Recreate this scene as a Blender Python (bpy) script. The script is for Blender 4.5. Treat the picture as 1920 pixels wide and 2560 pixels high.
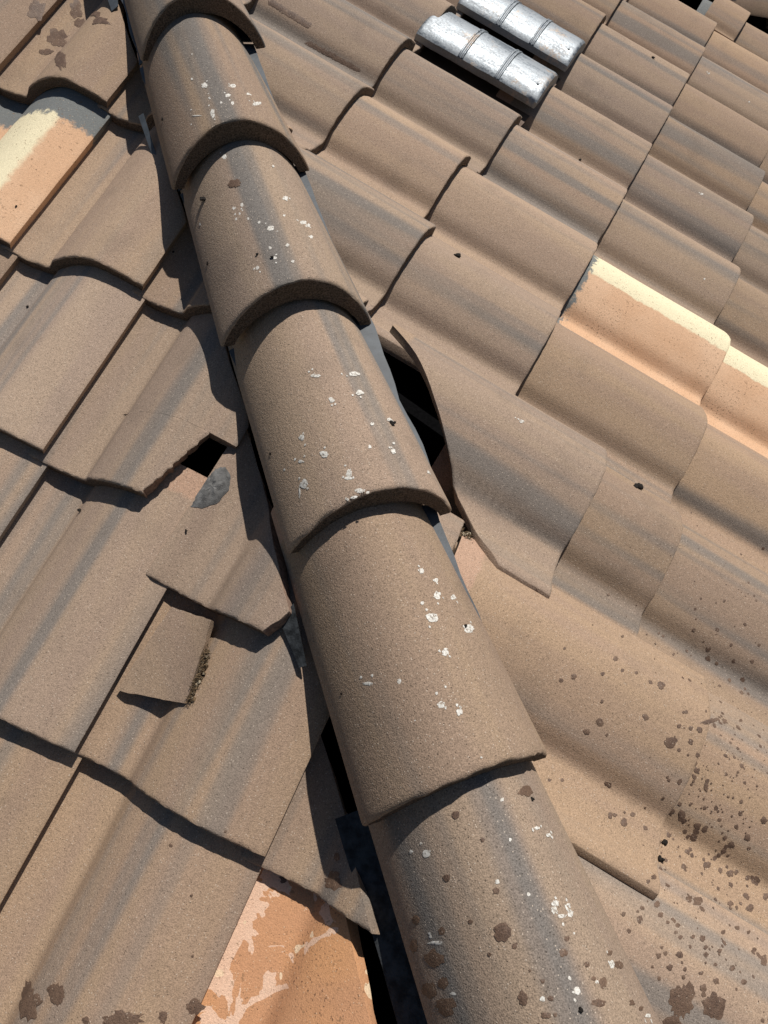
import bpy, bmesh, math, random
import numpy as np
from mathutils import Matrix, Vector, noise

for o in list(bpy.data.objects):
    bpy.data.objects.remove(o)
SC = bpy.context.scene
COL = SC.collection

# ------------------------------------------------------------------ camera
CAM_POS = (-0.192412, -1.660766, 0.567963)
CAM_ROT = ((0.9386563, 0.2525209, -0.2348564),
           (-0.3445406, 0.7157411, -0.6074591),
           (0.0147003, 0.6511129, 0.7588385))
cd = bpy.data.cameras.new('camera')
cd.sensor_fit = 'VERTICAL'
cd.sensor_height = 24.0
cd.lens = 1779.26 / 2560 * 24.0
cd.clip_start = 0.02
cd.clip_end = 2000
cam = bpy.data.objects.new('camera', cd)
COL.objects.link(cam)
m = Matrix(CAM_ROT).to_4x4()
m.translation = CAM_POS
cam.matrix_world = m
SC.camera = cam

# ------------------------------------------------------------------ sky, sun, exposure
SUN_EL, SUN_AZ = math.radians(63), math.radians(62)       # azimuth from +Y towards +X
w = bpy.data.worlds.new('World')
SC.world = w
w.use_nodes = True
nt = w.node_tree
sky = nt.nodes.new('ShaderNodeTexSky')
sky.sky_type = 'NISHITA'
sky.sun_disc = False
sky.sun_elevation = SUN_EL
sky.sun_rotation = SUN_AZ
bg = nt.nodes['Background']
bg.inputs['Strength'].default_value = 0.05
nt.links.new(sky.outputs[0], bg.inputs['Color'])
sl = bpy.data.lights.new('sun', 'SUN')
sl.energy = 5.0
sl.angle = math.radians(0.53)
sl.color = (1.0, 0.955, 0.89)
sun = bpy.data.objects.new('sun', sl)
COL.objects.link(sun)
sd = Vector((math.sin(SUN_AZ) * math.cos(SUN_EL), math.cos(SUN_AZ) * math.cos(SUN_EL), math.sin(SUN_EL)))
sun.rotation_euler = sd.to_track_quat('Z', 'Y').to_euler()
sun.location = sd * 8
SC.cycles.max_bounces = 5
SC.cycles.diffuse_bounces = 2
SC.view_settings.view_transform = 'Standard'
SC.view_settings.look = 'None'
SC.view_settings.exposure = -0.05
SC.view_settings.gamma = 1.0
SC.view_settings.use_curve_mapping = False

# ------------------------------------------------------------------ roof geometry
TH, PSI = 0.3900, 0.7861
CT, ST, CP, SP = math.cos(TH), math.sin(TH), math.cos(PSI), math.sin(PSI)
def slope_axes(s):
    d = Vector((s * SP, -CP, 0))
    u = Vector((CP, s * SP, 0))
    v = d * CT + Vector((0, 0, -ST))
    n = u.cross(-v)
    return u, v, n
AX = {'R': slope_axes(1), 'L': slope_axes(-1)}
U0 = {'L': -0.4282, 'R': 0.2809}
V0 = {'L': 0.1347, 'R': 0.5699}
WID = {'L': 0.3020, 'R': 0.3054}
EXP = {'L': 0.356, 'R': 0.3359}
HN = {'L': 0.0433, 'R': 0.0385}
THK = 0.0225
TLEN = 0.43
TW = 0.332
def lip_u(side, a):
    return U0[side] + (a if side == 'L' else -a) * WID[side]
def nose_v(side, b):
    return V0[side] + b * EXP[side]

# ------------------------------------------------------------------ materials
def mat(name):
    mm = bpy.data.materials.new(name)
    mm.use_nodes = True
    t = mm.node_tree
    t.nodes.clear()
    out = t.nodes.new('ShaderNodeOutputMaterial')
    bs = t.nodes.new('ShaderNodeBsdfPrincipled')
    t.links.new(bs.outputs[0], out.inputs[0])
    return mm, t, bs
class NT:
    def __init__(s, t): s.t = t
    def n(s, typ, **k):
        nd = s.t.nodes.new('ShaderNode' + typ)
        for a, b in k.items(): setattr(nd, a, b)
        return nd
    def l(s, a, b): s.t.links.new(a, b)
    def sock(s, i, v):
        if isinstance(v, bpy.types.NodeSocket): s.l(v, i)
        elif v is not None: i.default_value = v
    def math(s, op, a, b=None, c=None, clamp=False):
        nd = s.n('Math', operation=op, use_clamp=clamp)
        s.sock(nd.inputs[0], a)
        if b is not None: s.sock(nd.inputs[1], b)
        if c is not None: s.sock(nd.inputs[2], c)
        return nd.outputs[0]
    def noise(s, vec, scale, detail=2.0, rough=0.5, dist=0.0):
        nd = s.n('TexNoise')
        s.l(vec, nd.inputs['Vector'])
        nd.inputs['Scale'].default_value = scale
        nd.inputs['Detail'].default_value = detail
        nd.inputs['Roughness'].default_value = rough
        nd.inputs['Distortion'].default_value = dist
        return nd.outputs[0]
    def vor(s, vec, scale, rnd=1.0):
        nd = s.n('TexVoronoi')
        s.l(vec, nd.inputs['Vector'])
        nd.inputs['Scale'].default_value = scale
        nd.inputs['Randomness'].default_value = rnd
        return nd
    def ramp(s, f, lo, hi):
        nd = s.n('MapRange', interpolation_type='SMOOTHSTEP')
        s.sock(nd.inputs[0], f)
        nd.inputs[1].default_value = lo
        nd.inputs[2].default_value = hi
        return nd.outputs[0]
    def mix(s, f, a, b, blend='MIX'):
        nd = s.n('Mix', data_type='RGBA', blend_type=blend)
        s.sock(nd.inputs[0], f)
        for i, v in ((6, a), (7, b)):
            if isinstance(v, tuple): v = (*v, 1)
            s.sock(nd.inputs[i], v)
        return nd.outputs[2]
    def scale(s, vec, sc, off=None):
        nd = s.n('Mapping')
        s.l(vec, nd.inputs[0])
        nd.inputs['Scale'].default_value = sc
        if off is not None: s.l(off, nd.inputs['Location'])
        return nd.outputs[0]
    def bump(s, h, dist, strength, normal=None):
        nd = s.n('Bump')
        nd.inputs['Strength'].default_value = strength
        nd.inputs['Distance'].default_value = dist
        s.l(h, nd.inputs['Height'])
        if normal is not None: s.l(normal, nd.inputs['Normal'])
        return nd.outputs[0]
    def common(s):
        tc = s.n('TexCoord')
        oi = s.n('ObjectInfo')
        off = s.n('CombineXYZ')
        s.l(s.math('MULTIPLY', oi.outputs['Random'], 37.0), off.inputs[0])
        s.l(s.math('MULTIPLY', oi.outputs['Random'], 91.0), off.inputs[1])
        s.l(s.math('MULTIPLY', oi.outputs['Random'], 53.0), off.inputs[2])
        va = s.n('VectorMath', operation='ADD')
        s.l(tc.outputs['Object'], va.inputs[0]); s.l(off.outputs[0], va.inputs[1])
        return tc.outputs['Object'], va.outputs[0], oi.outputs['Random'], off.outputs[0]

def grain(N, vec, base, bs, light=(0.56, 0.47, 0.38), amt=1.0, rough=0.9, bumps=1.0, spec=0.25):
    """sand faced concrete: fine grain, pale and dark specks, pits, relief"""
    g1 = N.noise(vec, 640, 1, 0.5)
    g2 = N.noise(vec, 230, 2, 0.6)
    f = N.math('ADD', N.math('MULTIPLY', N.math('SUBTRACT', g1, 0.5), 1.5 * amt), N.math('MULTIPLY', N.math('SUBTRACT', g2, 0.5), 0.55 * amt))
    f = N.math('ADD', f, 1.0)
    col = N.mix(1.0, base, N.n('CombineColor').outputs[0], 'MULTIPLY')
    mixn = col.node
    cc = mixn.inputs[7].links[0].from_node
    for i in range(3): N.l(f, cc.inputs[i])
    v = N.vor(vec, 330)
    pick = N.n('SeparateColor'); N.l(v.outputs['Color'], pick.inputs[0])
    near = N.math('SUBTRACT', 1.0, N.ramp(v.outputs['Distance'], 0.18, 0.34))
    sp = N.math('MULTIPLY', near, N.math('GREATER_THAN', pick.outputs[0], 0.86))
    col = N.mix(N.math('MULTIPLY', sp, 0.75 * amt), col, light)
    dk = N.math('MULTIPLY', near, N.math('LESS_THAN', pick.outputs[0], 0.10))
    col = N.mix(N.math('MULTIPLY', dk, 0.62 * amt), col, (0.055, 0.038, 0.028))
    N.l(col, bs.inputs['Base Color'])
    bs.inputs['Roughness'].default_value = rough
    bs.inputs['Specular IOR Level'].default_value = spec
    pits = N.math('MULTIPLY', dk, -1.2)
    h = N.math('ADD', N.math('ADD', N.math('MULTIPLY', g1, 1.0), N.math('MULTIPLY', g2, 1.0)), N.math('ADD', pits, N.math('MULTIPLY', sp, 0.5)))
    nb = N.bump(h, 0.0010, 0.55 * bumps)
    N.l(nb, bs.inputs['Normal'])
    return col

TAN = (0.316, 0.225, 0.156)
def concrete(name, tan=TAN, warm=(0.360, 0.253, 0.168), grey=(0.182, 0.163, 0.146), streak=1.0, bumps=0.8, grain_amt=0.8, sx=9.0, rosy=(0.308, 0.216, 0.160), head=(0.40, 0.262, 0.185)):
    mm, t, bs = mat(name)
    N = NT(t)
    obj, vec, rnd, off = N.common()
    # colour blends run along the length of the tile, as the slurry was laid on
    s1 = N.noise(N.scale(vec, (sx, 0.45, 3.0)), 1.0, 1.0, 0.5)
    s2 = N.noise(N.scale(vec, (sx * 3.0, 0.7, 6.0)), 1.0, 1.0, 0.5)
    s3 = N.noise(N.scale(vec, (sx * 1.3, 1.1, 4.0), None), 1.7, 2.0, 0.5)
    k = N.math('ADD', N.math('MULTIPLY', s1, 0.45), N.math('MULTIPLY', s2, 0.55))
    c = N.mix(N.ramp(s3, 0.36, 0.64), rosy, warm)
    c = N.mix(0.45, c, tan)
    c = N.mix(N.math('MULTIPLY', N.ramp(k, 0.505, 0.64), 0.80 * streak), c, grey)
    # old dirt in soft patches
    d = N.noise(vec, 9, 3, 0.6)
    c = N.mix(N.math('MULTIPLY', N.ramp(d, 0.52, 0.78), 0.28), c, (0.155, 0.118, 0.09))
    hsv = N.n('HueSaturation')
    N.l(c, hsv.inputs['Color'])
    N.l(N.math('ADD', 0.84, N.math('MULTIPLY', N.math('FRACT', N.math('MULTIPLY', rnd, 7.31)), 0.26)), hsv.inputs['Value'])
    N.l(N.math('ADD', 0.86, N.math('MULTIPLY', N.math('FRACT', N.math('MULTIPLY', rnd, 3.77)), 0.20)), hsv.inputs['Saturation'])
    # the head that the next course hides was never coated: bare slate grey
    sep = N.n('SeparateXYZ'); N.l(obj, sep.inputs[0])
    c = N.mix(N.ramp(N.math('ADD', sep.outputs[1], N.math('MULTIPLY', N.noise(obj, 40, 2, 0.6), 0.02)), 0.395, 0.402), hsv.outputs[0], head)
    grain(N, vec, c, bs, bumps=bumps, amt=grain_amt)
    return mm
M_TILE = concrete('concrete_tile')
M_RIDGE = concrete('concrete_ridge_tile', tan=(0.316, 0.226, 0.155), warm=(0.365, 0.258, 0.170), sx=9.0, bumps=1.1, grain_amt=0.95, streak=1.2)

def flatmat(name, col, rough=0.85, nscale=60, var=0.35, metallic=0.0, bump=0.0, spec=0.3):
    mm, t, bs = mat(name)
    N = NT(t)
    obj, vec, rnd, off = N.common()
    f = N.noise(vec, nscale, 4, 0.6)
    c2 = tuple(x * (1 - var) for x in col)
    N.l(N.mix(N.ramp(f, 0.3, 0.7), col, c2), bs.inputs['Base Color'])
    bs.inputs['Roughness'].default_value = rough
    bs.inputs['Metallic'].default_value = metallic
    bs.inputs['Specular IOR Level'].default_value = spec
    if bump: N.l(N.bump(N.noise(vec, nscale * 6, 3, 0.6), 0.001, bump), bs.inputs['Normal'])
    return mm
M_FELT = flatmat('black_underlayment', (0.005, 0.005, 0.0055), 1.0, 200, 0.4, spec=0.0)
M_FLASH = flatmat('slate_flashing', (0.07, 0.082, 0.095), 0.55, 40, 0.35, bump=0.3)
M_FLASHB = flatmat('black_flashing', (0.045, 0.05, 0.055), 0.6, 70, 0.8, bump=0.8, spec=0.2)
M_MORTAR = flatmat('grey_mortar', (0.17, 0.168, 0.165), 0.95, 90, 0.5, bump=1.0)
M_WHITE = flatmat('white_dropping', (0.74, 0.72, 0.67), 0.9, 500, 0.35, bump=0.6)
M_MOSS = flatmat('dry_moss', (0.20, 0.135, 0.075), 0.95, 300, 0.75, bump=1.0)
M_DIRT = flatmat('black_debris', (0.018, 0.014, 0.011), 0.9, 300, 0.6)
M_PALE = flatmat('pale_pebble', (0.45, 0.38, 0.27), 0.9, 300, 0.5)
M_RAW = flatmat('raw_broken_concrete', (0.30, 0.20, 0.15), 0.95, 160, 0.45, bump=1.0)
M_BROWN = flatmat('brown_painted_metal', (0.135, 0.085, 0.058), 0.6, 18, 0.4, spec=0.4)

def wet_mat():
    mm, t, bs = mat('wet_concrete')
    N = NT(t)
    obj, vec, rnd, off = N.common()
    c = N.mix(N.ramp(N.noise(vec, 45, 3, 0.6), 0.3, 0.7), (0.102, 0.061, 0.041), (0.148, 0.093, 0.062))
    grain(N, vec, c, bs, light=(0.42, 0.33, 0.25), amt=0.9, rough=0.62, spec=0.4)
    return mm
M_WET = wet_mat()
def paint_mat(name, mode):
    """test coats of paint brushed over the tile: bands across its width, bare grey at the head"""
    mm, t, bs = mat(name)
    N = NT(t)
    obj, vec, rnd, off = N.common()
    sep = N.n('SeparateXYZ'); N.l(obj, sep.inputs[0])
    x, y = sep.outputs[0], sep.outputs[1]
    nz = N.math('SUBTRACT', N.noise(obj, 55, 4, 0.65), 0.5)
    nz2 = N.math('SUBTRACT', N.noise(N.scale(obj, (60, 14, 30)), 1.0, 3, 0.6), 0.5)
    peach, cream, slate = (0.60, 0.372, 0.225), (0.74, 0.655, 0.445), (0.165, 0.172, 0.168)
    xx = N.math('ADD', x, N.math('MULTIPLY', nz, 0.022))
    yy = N.math('ADD', y, N.math('ADD', N.math('MULTIPLY', nz, 0.06), N.math('MULTIPLY', nz2, 0.018)))
    pe = N.mix(N.ramp(N.noise(obj, 9, 3, 0.5), 0.35, 0.7), peach, (0.64, 0.42, 0.27))
    if mode == 'L':
        band = N.math('MULTIPLY', N.ramp(xx, 0.124, 0.138), N.math('SUBTRACT', 1.0, N.ramp(xx, 0.258, 0.272)))
        c = N.mix(band, pe, cream)
        c = N.mix(N.ramp(yy, 0.282, 0.296), c, slate)
    elif mode == 'R':
        band = N.ramp(xx, 0.205, 0.211)
        c = N.mix(band, pe, cream)
        c = N.mix(N.ramp(yy, 0.346, 0.356), c, slate)
    else:
        orange, pink = (0.50, 0.262, 0.140), (0.68, 0.46, 0.33)
        f = N.noise(obj, 21, 3, 0.5, 0.6)
        f = N.math('ADD', f, N.math('MULTIPLY', N.math('SUBTRACT', 0.07, x), 1.3))
        c = N.mix(N.ramp(f, 0.53, 0.536), N.mix(N.ramp(N.noise(obj, 8, 2, 0.5), 0.4, 0.65), orange, (0.56, 0.29, 0.14)), pink)
        c = N.mix(N.math('MULTIPLY', N.ramp(N.noise(obj, 26, 2, 0.5), 0.66, 0.665), 1.0), c, (0.74, 0.56, 0.38))
    pits = N.ramp(N.noise(N.scale(obj, (150, 150, 150)), 1.0, 2, 0.5), 0.66, 0.70)
    c = N.mix(N.math('MULTIPLY', pits, 0.55), c, (0.22, 0.13, 0.07))
    big = N.math('MULTIPLY', N.ramp(N.noise(obj, 320, 2, 0.5), 0.63, 0.68), N.ramp(N.noise(obj, 12, 3, 0.6), 0.48, 0.62))
    c = N.mix(N.math('MULTIPLY', big, 0.8), c, (0.09, 0.05, 0.03))
    grain(N, vec, c, bs, light=(0.8, 0.66, 0.48), amt=0.42, rough=0.8, bumps=0.8)
    return mm
M_PAINT_L, M_PAINT_R, M_PAINT_O = paint_mat('peach_and_cream_paint', 'L'), paint_mat('peach_and_cream_coat', 'R'), paint_mat('flaking_orange_paint', 'O')
M_SLATE = concrete('slate_tile_head', tan=(0.16, 0.165, 0.163), warm=(0.18, 0.18, 0.172), grey=(0.13, 0.135, 0.135), rosy=(0.16, 0.16, 0.155))
M_NOSE = flatmat('shade_darkened_tile_edge', (0.20, 0.142, 0.102), 0.95, 420, 0.8, bump=1.0)  # raw concrete of the tile ends, darkened to paint in their shade
M_SLIP = concrete('concrete_slipped_tile', tan=(0.305, 0.228, 0.172), warm=(0.33, 0.24, 0.172), rosy=(0.30, 0.215, 0.170), streak=0.7)
M_SLIPR = concrete('concrete_slid_tile', head=TAN)
M_FRAG = concrete('concrete_fragment', streak=0.12)
M_TILE_GREY = concrete('concrete_tile_grey_head', head=(0.17, 0.178, 0.176))
def galv():
    mm, t, bs = mat('galvanised_metal')
    N = NT(t)
    obj, vec, rnd, off = N.common()
    a = N.noise(N.scale(vec, (60, 9, 60)), 1.0, 4, 0.65)
    b = N.noise(vec, 180, 3, 0.6)
    k = N.math('ADD', N.math('MULTIPLY', a, 0.6), N.math('MULTIPLY', b, 0.4))
    c = N.mix(N.ramp(k, 0.35, 0.65), (0.15, 0.168, 0.185), (0.30, 0.32, 0.34))
    r = N.math('MULTIPLY', N.ramp(N.noise(vec, 16, 4, 0.65), 0.54, 0.70), N.ramp(b, 0.35, 0.6))
    c = N.mix(N.math('MULTIPLY', r, 0.7), c, (0.46, 0.33, 0.22))
    N.l(c, bs.inputs['Base Color'])
    N.l(N.math('SUBTRACT', 1.0, N.math('MULTIPLY', r, 0.8)), bs.inputs['Metallic'])
    N.l(N.math('ADD', 0.42, N.math('MULTIPLY', N.ramp(k, 0.35, 0.65), 0.34)), bs.inputs['Roughness'])
    N.l(N.bump(N.math('ADD', N.noise(vec, 40, 3, 0.6), N.math('MULTIPLY', b, 0.4)), 0.002, 0.45), bs.inputs['Normal'])
    return mm
M_GALV = galv()

# ------------------------------------------------------------------ object helpers
def link(name, me, parent=None, mw=None):
    o = bpy.data.objects.new(name, me)
    COL.objects.link(o)
    if parent is not None: o.parent = parent
    if mw is not None: o.matrix_basis = mw
    return o
def empty(name, mw, label, cat, group=None):
    o = bpy.data.objects.new(name, None)
    COL.objects.link(o)
    o.empty_display_size = 0.05
    o.matrix_world = mw
    tag(o, label, cat, group)
    return o
def tag(o, label, cat, group=None):
    o['label'] = label
    o['category'] = cat
    if group: o['group'] = group
def mesh(name, verts, faces, mats, smooth=True, sharp=40, midx=None):
    me = bpy.data.meshes.new(name)
    me.from_pydata([tuple(v) for v in verts], [], faces)
    for x in (mats if isinstance(mats, (list, tuple)) else [mats]): me.materials.append(x)
    if midx is not None: me.polygons.foreach_set('material_index', midx)
    me.validate()
    if smooth:
        me.polygons.foreach_set('use_smooth', [True] * len(me.polygons))
        me.set_sharp_from_angle(angle=math.radians(sharp))
    me.update()
    return me
def fix_normals(me):
    b = bmesh.new(); b.from_mesh(me)
    bmesh.ops.recalc_face_normals(b, faces=b.faces)
    b.to_mesh(me); b.free()

# ------------------------------------------------------------------ S tile
_px = [0, .012, .024, .040, .06, .09, .103, .113, .124, .137, .15, .17, .19, .215, .24, .26, .285, .31, .332]
_pz = [.021, .022, .015, .005, .002, .0, -.0005, .0095, .0225, .031, .038, .048, .056, .0635, .0665, .064, .055, .0437, .0325]
_gx = np.linspace(-0.02, TW + 0.02, 745)
_gz = np.interp(_gx, _px, _pz)
_gz[_gx < 0] = .021 - (_gx[_gx < 0]) * 0.9
_gz[_gx > TW] = .0325 - (_gx[_gx > TW] - TW) * 0.42
_k = np.exp(-0.5 * (np.linspace(-3, 3, 29)) ** 2); _k /= _k.sum()
_gz = np.convolve(np.pad(_gz, 14, mode='edge'), _k, mode='valid')
def prof(x): return np.interp(x, _gx, _gz)
def profn(x):
    d = (prof(x + .001) - prof(x - .001)) / .002
    l = np.sqrt(1 + d * d)
    return -d / l, 1 / l

def tile_mesh(name, mats, y0=0.0, y1=TLEN, xmin=None, xmax=None, seed=0, nu=46, thk=THK, stations=None, rough_l=0.0, rough_r=0.0, nose_rough=0.0011, cut_mat=None):
    """loft of the S profile from nose (y0) to head (y1); xmin/xmax(y) trim the sides"""
    xmin = xmin or (lambda y: 0.0)
    xmax = xmax or (lambda y: TW)
    ys = [y0, y0 + .0008, y0 + .0028, y0 + .006, y0 + .014]
    n = max(4, int((y1 - y0) / 0.016))
    ys += list(np.linspace(y0 + .024, y1, n))
    if stations: ys = sorted(ys + list(stations))
    V, F, rings = [], [], []
    s = np.linspace(0, 1, nu)
    # keep samples near both side edges so that the arrises are rounded a little
    s = np.concatenate([[0, .004], s[1:-1], [.996, 1]])
    nn = len(s)
    for yi, y in enumerate(ys):
        a, b = xmin(y), xmax(y)
        if b - a < .002: b = a + .002
        ja = rough_l * noise.noise((y * 90, seed * 3.1, 1.7)) + rough_l * .6 * noise.noise((y * 330, seed, 5))
        jb = rough_r * noise.noise((y * 90, seed * 3.1, 7.7)) + rough_r * .6 * noise.noise((y * 330, seed, 9))
        x = (a + ja) + (b + jb - a - ja) * s
        zt = prof(x)
        nx, nz = profn(x)
        xb, zb = x - nx * thk, zt - nz * thk
        drop = {0: .0034, 1: .0014, 2: .0003}.get(yi, 0.0)
        zt = zt.copy(); zb = zb.copy()
        zt[0] -= .0012; zt[-1] -= .0012
        ring = []
        for i in range(nn):
            amp = nose_rough if yi < 3 else 0
            jy = amp * (noise.noise((x[i] * 210, seed * 1.3, yi * .6)) + .7 * noise.noise((x[i] * 620, seed * 1.3, yi * .8)))
            jz = .0007 * noise.noise((x[i] * 18 + seed, y * 14, 3.3))
            if yi < 2: jz += .0009 * noise.noise((x[i] * 330, seed, 2.2 + yi))
            ring.append((x[i], y + jy, zt[i] - drop + jz))
        for i in range(nn - 1, -1, -1):
            jy = (nose_rough if yi < 3 else 0) * noise.noise((x[i] * 240, seed * 1.3, 8.1))
            ring.append((xb[i], y + jy, zb[i] + (drop * .6 if yi < 2 else 0)))
        rings.append(len(V)); V += ring
    L = 2 * nn
    mi = []
    for r0, r1 in zip(rings, rings[1:]):
        for i in range(L):
            j = (i + 1) % L
            F.append((r0 + i, r0 + j, r1 + j, r1 + i))
            mi.append(1 if (cut_mat and i in (nn - 1, L - 1)) else 0)
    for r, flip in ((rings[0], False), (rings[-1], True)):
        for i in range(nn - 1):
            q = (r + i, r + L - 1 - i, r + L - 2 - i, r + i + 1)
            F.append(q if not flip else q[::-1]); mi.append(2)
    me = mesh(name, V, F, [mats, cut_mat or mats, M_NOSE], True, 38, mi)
    fix_normals(me)
    return me

def tile_matrix(side, u, v, h, yaw=0.0, k=None, roll=0.0):
    U, Vv, Nn = AX[side]
    k = .0258 / EXP[side] if k is None else k
    Y = (-Vv - Nn * k).normalized()
    X = U.copy()
    if yaw:
        r = Matrix.Rotation(yaw, 3, Nn); X = r @ X; Y = r @ Y
    if roll:
        r = Matrix.Rotation(roll, 3, Y); X = r @ X
    Z = X.cross(Y)
    mm = Matrix((X, Y, Z)).transposed().to_4x4()
    mm.translation = U * u + Vv * v + Nn * h
    return mm

# ------------------------------------------------------------------ the two roof slopes (underlayment over decking)
UC = 1.755                    # far hip on the right slope: u = UC + v*cos
VTOP = -UC / (2 * CT)
def deck(name, side, poly):
    U, Vv, Nn = AX[side]
    top = [U * a + Vv * b - Nn * .022 for a, b in poly]
    bot = [q - Nn * .03 for q in top]
    n = len(top)
    me = mesh(name, top + bot, [tuple(range(n)), tuple(range(2 * n - 1, n - 1, -1))] + [(i, (i + 1) % n, n + (i + 1) % n, n + i)[::-1] for i in range(n)], M_FELT, False)
    fix_normals(me)
    o = link(name, me)
    o['kind'] = 'structure'
    return o
VB = 2.45
roof_right = deck('roof_right', 'R', [(-VTOP * CT, VTOP), (UC + VB * CT, VB), (-VB * CT, VB)])
roof_left = deck('roof_left', 'L', [(VTOP * CT, VTOP), (VB * CT, VB), (-3.2, VB), (-3.2, VTOP)])
# ground far below the eaves
gm = mesh('ground', [(-400, -400, -4.2), (400, -400, -4.2), (400, 400, -4.2), (-400, 400, -4.2)], [(0, 1, 2, 3)], flatmat('dry_lawn', (0.10, 0.10, 0.05), 0.95, 0.4, 0.5), False)
ground = link('ground', gm); ground['kind'] = 'structure'

# ------------------------------------------------------------------ tiles on both slopes
CUT_L, CUT_R = -0.075, 0.055     # world x of the sawn edges along the hip
rng = random.Random(7)
VARIANTS = [tile_mesh('tile', M_TILE, seed=i + 1) for i in range(7)]
TILES = {}
def xcut_local(side, u, v, cut):
    """trim function (tile-local x as function of tile-local y) for the hip cut at world x = cut"""
    # world x = u*CP + s*v*CT*SP, with u = u0 + x, v = v0 - y
    s = 1 if side == 'R' else -1
    return lambda y: (cut - s * (v - y) * CT * SP) / CP - u
def far_cut(u, v, off=0.10):
    return lambda y: UC - off + (v - y) * CT - u
# slips, twists and lifts of single tiles, (du, dv, dh, yaw)
ADJ = {}
SKIP = set()
MATS = {}
CUTS = {}
def add_tile(side, a, b, parent, cut):
    key = (side, a, b)
    if key in SKIP: return
    du, dv, dh, yaw = ADJ.get(key, (rng.uniform(-.002, .002), rng.uniform(-.003, .003), rng.uniform(-.0008, .0012), rng.uniform(-.006, .006)))
    u, v = lip_u(side, a) + du, nose_v(side, b) + dv
    c = CUTS.get(key, cut)
    f = xcut_local(side, u, v, c)
    mt = MATS.get(key, M_TILE)
    me = None
    seed = rng.randint(1, 500)
    if side == 'L':
        if f(0) < .03: return
        y1 = TLEN
        if f(TLEN) < TW:
            # head end of the kept piece: where the trim line meets the lip
            ye = next((y for y in np.linspace(TLEN, 0, 200) if f(y) > .006), 0)
            me = tile_mesh('tile', mt, y1=max(ye, .02), xmax=lambda y: min(TW, f(y)), seed=seed)
    else:
        if f(0) > TW - .03: return
        g = far_cut(u, v)
        if g(0) < .03: return
        if f(TLEN) > 0:
            ye = next((y for y in np.linspace(TLEN, 0, 200) if f(y) < TW - .006), 0)
            me = tile_mesh('tile', mt, y1=max(ye, .02), xmin=lambda y: max(0.0, f(y)), seed=seed, thk=.013 if key == ('R', 4, 2) else THK)
        elif g(TLEN) < TW:
            ye = next((y for y in np.linspace(TLEN, 0, 200) if g(y) > .006), 0)
            me = tile_mesh('tile', mt, y1=max(ye, .02), xmax=lambda y: min(TW, g(y)), seed=seed)
    if me is None:
        me = VARIANTS[seed % len(VARIANTS)] if mt is M_TILE else tile_mesh('tile', mt, seed=seed)
    o = link('tile', me, parent, tile_matrix(side, u, v, HN[side] + dh, yaw))
    TILES[key] = o
    return o

SKIP |= {('R', 5, 2), ('R', 3, 1), ('L', 3, 2), ('L', 2, 2), ('R', -1, 0), ('R', -2, 0), ('R', -6, 1), ('R', -7, 2), ('R', -7, 1)}
for key, dv in {('L', 1, 2): -.019, ('L', 2, 1): .014, ('L', 4, 3): .015, ('L', 0, 0): -.004, ('L', 1, 1): .004, ('R', -2, 1): -.006,
                ('R', -1, 1): -.009, ('R', 0, 1): -.012, ('R', 1, 1): -.0135, ('R', 2, 1): -.0165, ('R', -3, 1): -.005, ('R', 1, -1): .038,
                ('R', 1, 0): -.031, ('R', 2, 0): .010, ('R', 2, 2): .009, ('R', 3, 2): .0115, ('R', 1, 2): .0165, ('R', 0, -1): .0075}.items():
    ADJ[key] = (0, dv, 0, 0)
ADJ[('R', 4, 2)] = (-.020, .102, .031, 0)
CUTS[('L', 4, 3)] = -.112
CUTS[('L', 4, 4)] = CUTS[('L', 5, 4)] = -.142
CUTS[('L', 3, 3)] = -.085
MATS[('R', -6, 2)] = M_TILE_GREY
MATS[('L', 0, 1)] = M_PAINT_L
MATS[('L', -1, 1)] = M_PAINT_L
MATS[('R', 1, 2)] = M_PAINT_R
MATS[('R', 1, 3)] = M_PAINT_R
MATS[('L', 4, 4)] = M_PAINT_O
for b in range(-3, 6):
    for a in range(-4, 8):
        add_tile('L', a, b, roof_left, CUT_L)
for b in range(-4, 6):
    for a in range(7, -11, -1):
        add_tile('R', a, b, roof_right, CUT_R)

# the tile whose corner has broken off (left slope)
def poly_fn(pts):
    ys = [q[0] for q in pts]; xs = [q[1] for q in pts]
    return lambda y: float(np.interp(y, ys, xs))
def broken_left():
    side, a, b = 'L', 2, 2
    u, v = lip_u(side, a), nose_v(side, b) - .006
    f = xcut_local(side, u, v, -.075)
    brk = [(.425, .87), (.429, .833), (.441, .797), (.449, .766), (.457, .742), (.468, .711)]
    br = poly_fn(sorted([(v - vv, uu - u) for uu, vv in brk]))
    yj = v - .7095
    me = tile_mesh('tile', M_TILE, xmax=lambda y: min(TW, f(y), br(y) if y < yj else 9), seed=77,
                   stations=[yj - .0004, yj + .0004] + list(np.linspace(.004, yj, 40)), rough_r=.0035, cut_mat=M_RAW)
    o = link('tile', me, roof_left, tile_matrix(side, u, v, HN[side] + .001, .0))
    o['label'] = 'cracked tile with its lower right corner broken away'
    TILES[(side, a, b)] = o
broken_left()

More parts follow.
